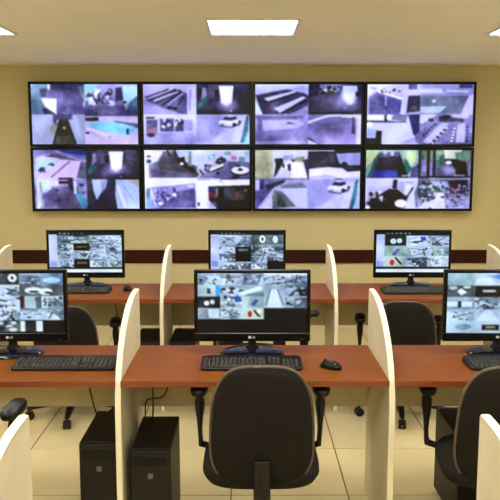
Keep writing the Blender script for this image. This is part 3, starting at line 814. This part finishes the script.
    return grade(img * np.array([0.95, 1.0, 1.05]), 40 + kind, 1.15, 1.0, 9.0)

def text_mesh(txt, size):
    cu = bpy.data.curves.new('logo', 'FONT')
    cu.body = txt
    cu.size = size
    cu.align_x = 'LEFT'
    cu.align_y = 'CENTER'
    cu.extrude = 0.0004
    tmp = bpy.data.objects.new('logo_tmp', cu)
    COL.objects.link(tmp)
    dg = bpy.context.evaluated_depsgraph_get()
    me = bpy.data.meshes.new_from_object(tmp.evaluated_get(dg))
    bpy.data.objects.remove(tmp)
    bpy.data.curves.remove(cu)
    return me

LOGO = text_mesh('LG', 0.015)
LOGO.materials.clear()
LOGO.materials.append(M['logo'])

def make_monitor(x, y, kind, label, rz=0.0):
    t = thing('monitor', label, 'monitor', (x, y, DZ), rz, 'desktop monitors')
    W2, zb, zt = 0.272, 0.062, 0.402
    bt, bs, bb = 0.016, 0.017, 0.040
    bm = B(-W2, W2, 0.004, 0.024, zb, zt, bev=0.005, seg=2)
    zm = (zb + zt) / 2
    loft(bm, [[(p[0], yy, zm + p[1]) for p in rrect(0, 0, 0, hw, hh, 16, 5)] for yy, hw, hh in ((0.022, W2 - .03, .14), (0.05, W2 - .10, .10))])
    new_obj('housing', bm, 'black', t)
    bm = bmesh.new()
    box(bm, -W2, W2, -0.006, 0.006, zt - bt, zt, bev=0.003)
    box(bm, -W2, W2, -0.006, 0.006, zb, zb + bb, bev=0.003)
    box(bm, -W2, -W2 + bs, -0.006, 0.006, zb + bb, zt - bt, bev=0.003)
    box(bm, W2 - bs, W2, -0.006, 0.006, zb + bb, zt - bt, bev=0.003)
    fr = new_obj('bezel', bm, 'gloss', t)
    sw, sh = 2 * (W2 - bs), zt - bt - zb - bb
    o = bpy.data.objects.new('screen', screen_mesh('screen', sw, sh, mon_picture(kind)))
    COL.objects.link(o)
    o.parent = t
    o.location = (0, -0.001, (zt - bt + zb + bb) / 2)
    # logo: ring mark and two letters
    lg = bpy.data.objects.new('logo', LOGO)
    COL.objects.link(lg)
    lg.parent = fr
    lg.rotation_euler = (math.radians(90), 0, 0)
    lg.location = (-0.004, -0.0066, zb + bb * .5)
    bm = bmesh.new()
    n = 16
    pts = [(-0.013 + 0.0068 * math.cos(2 * math.pi * k / n), -0.0062, zb + bb * .5 + 0.0068 * math.sin(2 * math.pi * k / n)) for k in range(n)]
    loft(bm, [pts, [(p[0], -0.0072, p[2]) for p in pts]])
    new_obj('emblem', bm, 'logo', fr)
    new_obj('power_light', B(W2 - .045, W2 - .033, -0.0075, -0.006, zb + .008, zb + .011), 'led', fr)
    bm = bmesh.new()
    loft(bm, [rrect(0, .035, 0.008, .045, .022, 16, 3), rrect(0, .034, 0.04, .020, .012, 16, 3), rrect(0, .036, 0.12, .020, .012, 16, 3)])
    new_obj('neck', bm, 'gloss', t, True, 40)
    bm = bmesh.new()
    rings = []
    for k, (f, z) in enumerate(((0.97, 0.0), (1.0, 0.004), (0.985, 0.009), (0.90, 0.015), (0.55, 0.021), (0.2, 0.024))):
        rings.append([(0.152 * f * math.cos(2 * math.pi * i / 32), .010 + .108 * f * math.sin(2 * math.pi * i / 32), z) for i in range(32)])
    loft(bm, rings)
    new_obj('base', bm, 'glossblue', t, True, 50)
    return t
make_monitor(0.02, 3.40, 0, 'black monitor in the middle of the front row, its lower right grid empty')
make_monitor(-1.118, 3.40, 1, 'black monitor cropped by the left edge of the picture')
make_monitor(1.187, 3.40, 2, 'black monitor cropped by the right edge of the picture')
make_monitor(-1.143, 5.16, 3, 'black monitor on the left rear desk showing two black cells')
make_monitor(-0.007, 5.16, 4, 'black monitor on the middle rear desk, lower edge hidden by the front monitor')
make_monitor(1.158, 5.16, 5, 'black monitor on the right rear desk, three columns of pictures')

# ------------------------------------------------------------------ keyboards and mice
def make_keyboard():
    t = thing('keyboard', 'x', 'keyboard', group='black keyboards')
    L, Dp = 0.225, 0.085
    bm = bmesh.new()
    loft(bm, [rrect(0, 0, 0.0, L, Dp, 20, 14), rrect(0, 0, 0.010, L, Dp, 20, 14), rrect(0, 0, 0.014, L - .004, Dp - .004, 20, 14)])
    for v in bm.verts:
        if v.co.z > 0.005:
            v.co.z += (v.co.y + Dp) * 0.07
    new_obj('body', bm, 'black', t)
    bm = bmesh.new()
    def key(x0, x1, y0, y1):
        g = 0.0014
        zb = [0.0135 + (yy + Dp) * 0.07 for yy in (y0, y1)]
        lo = [(x0 + g, y0 + g, zb[0]), (x1 - g, y0 + g, zb[0]), (x1 - g, y1 - g, zb[1]), (x0 + g, y1 - g, zb[1])]
        hi = [(p[0] + (0.0022 if k in (0, 3) else -0.0022), p[1] + (0.002 if k < 2 else -0.003), p[2] + 0.007) for k, p in enumerate(lo)]
        loft(bm, [lo, hi])
    p = 0.0187
    y0 = -Dp + 0.012
    xs = -L + 0.010
    for r in range(5):
        off = [0, .006, .004, .002, 0][r]
        if r == 0:
            for a, b in ((0, 1.4), (1.4, 2.6), (2.6, 3.8), (3.8, 10), (10, 11.2), (11.2, 12.4), (12.4, 13.6), (13.6, 15)):
                key(xs + a * p, xs + b * p, y0, y0 + p)
        else:
            for c in range(14):
                key(xs + c * p, xs + (c + 1 if c < 13 else 15) * p, y0 + r * p, y0 + (r + 1) * p)
        for c in range(3):
            if r in (2,) or (r == 1 and c != 1):
                continue
            key(xs + (15.35 + c) * p, xs + (16.35 + c) * p, y0 + r * p, y0 + (r + 1) * p)
        for c in range(4):
            key(xs + (18.7 + c) * p, xs + (19.7 + c) * p, y0 + r * p, y0 + (r + 1) * p)
    for c in range(13):
        key(xs + (c + (c > 0) * .9 + (c > 4) * .4 + (c > 8) * .4) * p, xs + (c + 1 + (c > 0) * .9 + (c > 4) * .4 + (c > 8) * .4) * p, y0 + 5.35 * p, y0 + 6.2 * p)
    for c in range(3):
        key(xs + (15.35 + c) * p, xs + (16.35 + c) * p, y0 + 5.35 * p, y0 + 6.2 * p)
    k = new_obj('keys', bm, 'keys', t)
    k['kind'] = 'stuff'
    return t
kb = make_keyboard()
first = True
for x, y, rz, lab in ((0.015, 3.208, 0.0, 'black keyboard on the middle front desk behind the chair back'),
                      (-0.812, 3.21, 0.0, 'black keyboard on the left front desk beside the divider'),
                      (1.20, 3.205, 0.0, 'black keyboard on the right front desk, cropped by picture edge'),
                      (-1.165, 4.965, 0.0, 'black keyboard on the left rear desk below the monitor'),
                      (0.0, 4.955, 0.0, 'black keyboard on the middle rear desk behind the front monitor'),
                      (1.135, 4.935, 0.0, 'black keyboard on the right rear desk below the monitor')):
    t = kb if first else copy_tree(kb)
    first = False
    t.location = (x, y, DZ)
    t.rotation_euler = (0, 0, rz)
    t['label'] = lab

def make_mouse():
    t = thing('computer_mouse', 'x', 'mouse', group='black computer mice')
    bm = bmesh.new()
    rings = []
    for k in range(9):
        u = k / 8
        f = max(0.04, math.sqrt(max(0, 1 - u ** 2.4)))
        ring = []
        for i in range(24):
            a = 2 * math.pi * i / 24
            c, s = math.cos(a), math.sin(a)
            wx = 0.031 * (1 - 0.10 * math.cos(2 * a))
            ring.append((wx * f * c, 0.055 * f * s - 0.006 * u, 0.036 * u))
        rings.append(ring)
    loft(bm, rings)
    new_obj('shell', bm, 'gloss', t, True, 60)
    bm = bmesh.new()
    n = 14
    loft(bm, [[(sx, 0.028 + 0.010 * math.cos(2 * math.pi * i / n), 0.026 + 0.010 * math.sin(2 * math.pi * i / n)) for i in range(n)] for sx in (-0.004, 0.004)])
    new_obj('scroll_wheel', bm, 'keys', t)
    bm = bmesh.new()
    box(bm, -0.0315, 0.0315, -0.004, 0.012, 0.0, 0.004)
    new_obj('sole', bm, 'black', t)
    return t
ms = make_mouse()
ms.location = (0.365, 3.17, DZ)
ms.rotation_euler = (0, 0, math.radians(48))
ms['label'] = 'black computer mouse on the middle front desk'
m2 = copy_tree(ms)
m2.location = (-0.83, 5.02, DZ)
m2.rotation_euler = (0, 0, math.radians(20))
m2['label'] = 'small black computer mouse on the left rear desk near the divider'

# ------------------------------------------------------------------ computer towers and cables
def make_tower():
    t = thing('computer_tower', 'x', 'computer', group='black computer towers under the desks')
    w, d, h = 0.088, 0.205, 0.43
    new_obj('case', B(-w, w, -d + .018, d, 0.012, h, bev=0.004), 'tower', t)
    new_obj('front_panel', B(-w, w, -d, -d + .02, 0.012, h - .002, bev=0.006, seg=2), 'black', t)
    new_obj('drive_bay', B(-w + .015, w - .015, -d - .003, -d + .002, h - .075, h - .035, bev=0.001), 'gloss', t)
    new_obj('power_button', B(-.012, .012, -d - .004, -d + .002, h - .13, h - .106, bev=0.002), 'steel', t)
    for sx in (-1, 1):
        for sy in (-1, 1):
            new_obj('foot', B(sx * .065 - .012, sx * .065 + .012, sy * .16 - .012, sy * .16 + .012, 0.0, 0.014), 'black', t)
    return t
tw = make_tower()
first = True
for x, y, lab in ((-0.42, 3.235, 'black computer tower under the middle front desk, with cables above'),
                  (-0.655, 3.31, 'black computer tower under the left front desk against the divider'),
                  (1.03, 3.36, 'black computer tower under the right front desk beside the chair'),
                  (-0.68, 5.03, 'black computer tower under the left rear desk, left of the divider'),
                  (-0.44, 5.03, 'black computer tower under the middle rear desk, right of the divider')):
    t = tw if first else copy_tree(tw)
    first = False
    t.location = (x, y, 0)
    t['label'] = lab
def cable(pts, lab, r=0.0035):
    tag(new_obj('cable', tube(bmesh.new(), spline(pts), r, 6), 'black', None, True), lab, 'cable', 'black cables under the desks')
cable([(-.47, 3.50, .715), (-.462, 3.46, .60), (-.455, 3.42, .50), (-.45, 3.34, .434)], 'straight black cable dropping to the tower under the middle front desk')
cable([(-.36, 3.49, .715), (-.38, 3.47, .62), (-.41, 3.47, .52), (-.49, 3.47, .50), (-.50, 3.468, .42), (-.49, 3.468, .30)], 'curling black cable above the tower under the middle front desk')
cable([(-.80, 3.49, .715), (-.775, 3.46, .62), (-.745, 3.43, .50), (-.72, 3.41, .434)], 'slanting black cable above the tower under the left front desk')
cable([(-.955, 5.22, .715), (-.95, 5.20, .62), (-.94, 5.20, .50), (-.93, 5.20, .25), (-.92, 5.2, .004)], 'black cable hanging under the left rear desk')
cable([(-.33, 5.22, .715), (-.345, 5.19, .60), (-.365, 5.15, .50), (-.385, 5.08, .434)], 'black cable hanging beside the middle front monitor, under the rear desk')

# ------------------------------------------------------------------ office chairs
def make_chair(drop=0.0):
    """office chair facing +Y, origin on the floor under the column"""
    t = thing('office_chair', 'x', 'chair', group='black office chairs')
    # backrest: pillowed rounded shell, tapered to the top
    zc, hz, hx = 0.672 - drop * 1.15, 0.25, 0.193
    yb = -0.23
    def pt(r, a, side):
        c, s = math.cos(a), math.sin(a)
        p = 3.6
        x = hx * r * math.copysign(abs(c) ** (2 / p), c)
        z = hz * r * math.copysign(abs(s) ** (2 / p), s)
        x *= 1.0 - 0.11 * max(0, z / hz) ** 2 - 0.05 * (z / hz)
        th = 0.028 * (max(0, 1 - r ** 5)) ** .5
        y = yb - 0.045 * (z / hz) + 0.9 * x * x * 1.2 - 0.02 * (1 - (z / hz) ** 2)
        return Vector((x, y + side * th + (0.008 if side > 0 else 0), zc + z))
    n = 40
    rs = [0.12, 0.35, 0.55, 0.72, 0.86, 0.95, 1.0]
    rings = [[pt(r, 2 * math.pi * i / n, -1) for i in range(n)] for r in rs] + [[pt(r, 2 * math.pi * i / n, 1) for i in range(n)] for r in rs[::-1]]
    back = new_obj('backrest', loft(bmesh.new(), rings), 'fabric', t, True, 70)
    bm = bmesh.new()
    m = 60
    cs = [pt(1.0, 2 * math.pi * i / m, -1) + Vector((0, .004, 0)) for i in range(m)]
    cen = sum(cs, Vector()) / m
    vr = []
    for c in cs:
        out = (c - cen); out.y = 0; out.normalize()
        vr.append([bm.verts.new(c + out * (0.0065 * math.cos(q)) + Vector((0, 0.0095 * math.sin(q), 0))) for q in (k * math.pi / 3 for k in range(6))])
    for i in range(m):
        a, b = vr[i], vr[(i + 1) % m]
        for k in range(6):
            bm.faces.new((a[k], a[(k + 1) % 6], b[(k + 1) % 6], b[k]))
    new_obj('rim', bm, 'rim', back, True)
    # bar joining back and seat
    bm = bmesh.new()
    tube(bm, spline([(0, 0.0, 0.395), (0, -0.20, 0.395), (0, -0.275, 0.42), (0, -0.272, 0.50), (0, -0.262, 0.56)]), 0.019, 8)
    for v in bm.verts:
        v.co.x *= 1.7
    new_obj('back_bar', bm, 'black', t, True)
    # seat
    rings = []
    for f, z in ((0.80, 0.405), (0.94, 0.415), (1.0, 0.44), (0.99, 0.462), (0.93, 0.476), (0.70, 0.486), (0.3, 0.489)):
        rings.append([(p[0], p[1] + 0.02, p[2]) for p in rrect(0, 0, z, 0.235 * f, 0.225 * f, 36, 3.6)])
    new_obj('seat', loft(bmesh.new(), rings), 'fabric', t, True, 60)
    new_obj('seat_plate', B(-.12, .12, -.10, .14, 0.38, 0.406, bev=0.006), 'black', t)
    # arms
    for s in (-1, 1):
        ax = s * 0.262
        bm = bmesh.new()
        ay = 0.225
        rings = []
        for z, hx_, hy_, dx in ((0.40, .010, .026, -.004), (0.47, .010, .028, 0), (0.52, .014, .03, 0), (0.57, .021, .036, 0), (0.60, .022, .036, 0), (0.622, .017, .036, 0), (0.636, .026, .05, 0), (0.652, .034, .08, 0)):
            rings.append(rrect(ax + s * dx, ay, z, hx_, hy_, 16, 3))
        loft(bm, rings)
        arm = new_obj('armrest', bm, 'black', t, True, 50)
        bm = bmesh.new()
        tube(bm, [(s * 0.10, ay, 0.392), (s * 0.20, ay, 0.388), (ax - s * .01, ay, 0.402)], 0.014, 8)
        new_obj('arm_bracket', bm, 'black', arm, True)
        bm = bmesh.new()
        loft(bm, [rrect(ax, ay, 0.645, .034, .090, 20, 3), rrect(ax, ay, 0.655, .038, .097, 20, 3), rrect(ax, ay, 0.668, .038, .097, 20, 3), rrect(ax, ay, 0.678, .031, .088, 20, 3)])
        new_obj('arm_pad', bm, 'black', arm, True, 50)
    for o in t.children:
        if o.name.startswith('armrest'):
            o.location.z = 0.025 - drop
        elif o.name.split('.')[0] not in ('backrest', 'back_bar'):
            o.location.z = -drop
        elif o.name.startswith('back_bar'):
            o.location.z = -drop * 1.15
    # column and five-star base
    bm = bmesh.new()
    loft(bm, [rrect(0, 0, 0.06, .032, .032, 16, 2), rrect(0, 0, 0.13, .030, .030, 16, 2), rrect(0, 0, 0.26, .025, .025, 16, 2), rrect(0, 0, 0.262, .016, .016, 16, 2), rrect(0, 0, 0.385 - drop, .016, .016, 16, 2)])
    new_obj('gas_column', bm, 'black', t, True, 40)
    for k in range(5):
        a = math.radians(90 + 36 + 72 * k)
        d = Vector((math.cos(a), math.sin(a), 0))
        u = Vector((-d.y, d.x, 0))
        rings = []
        for r, hw, zt_, zb_ in ((0.02, .026, .125, .075), (0.15, .021, .11, .072), (0.27, .016, .085, .066), (0.295, .012, .080, .068)):
            c = d * r
            rings.append([c + u * hw + Vector((0, 0, zb_)), c + u * hw * .8 + Vector((0, 0, zt_)), c - u * hw * .8 + Vector((0, 0, zt_)), c - u * hw + Vector((0, 0, zb_))])
        leg = new_obj('leg', loft(bmesh.new(), rings), 'black', t)
        bm = bmesh.new()
        c = d * 0.275
        for s in (-1, 1):
            rings = []
            for off in (0.006, 0.022):
                rings.append([c + u * (s * off) + d * (0.027 * math.cos(2 * math.pi * i / 16)) + Vector((0, 0, 0.027 + 0.027 * math.sin(2 * math.pi * i / 16))) for i in range(16)])
            loft(bm, rings)
        tube(bm, [c + Vector((0, 0, 0.02)), c + Vector((0, 0, 0.07))], 0.008, 8)
        new_obj('caster', bm, 'black', leg)
    return t
ch = make_chair(0.0)
ch.location = (0.052, 2.88, 0)
ch['label'] = 'black office chair in the centre front, back to the viewer'
c2 = copy_tree(ch)
c2.location = (1.01, 2.86, 0)
c2.rotation_euler = (0, 0, math.radians(-8))
c2['label'] = 'black office chair at the right, cropped by the picture edge'
c3 = copy_tree(ch)
c3.location = (-1.19, 2.60, 0)
c3['label'] = 'office chair at lower left of which only an arm shows under the desk'
lo = make_chair(0.11)
lo.location = (0.99, 4.66, 0)
lo.rotation_euler = (0, 0, math.radians(-8))
lo['label'] = 'low office chair at the right rear desk, in front of the keyboard'
l2 = make_chair(0.135)
l2.location = (-1.14, 4.66, 0)
l2.rotation_euler = (0, 0, math.radians(5))
l2['label'] = 'low office chair at the left rear desk, partly behind the left monitor'
l3 = copy_tree(ch)
l3.location = (0.056, 4.42, 0)
l3.rotation_euler = (0, 0, math.radians(-110))
l3['label'] = 'sideways office chair hidden behind the middle front monitor, one arm showing'
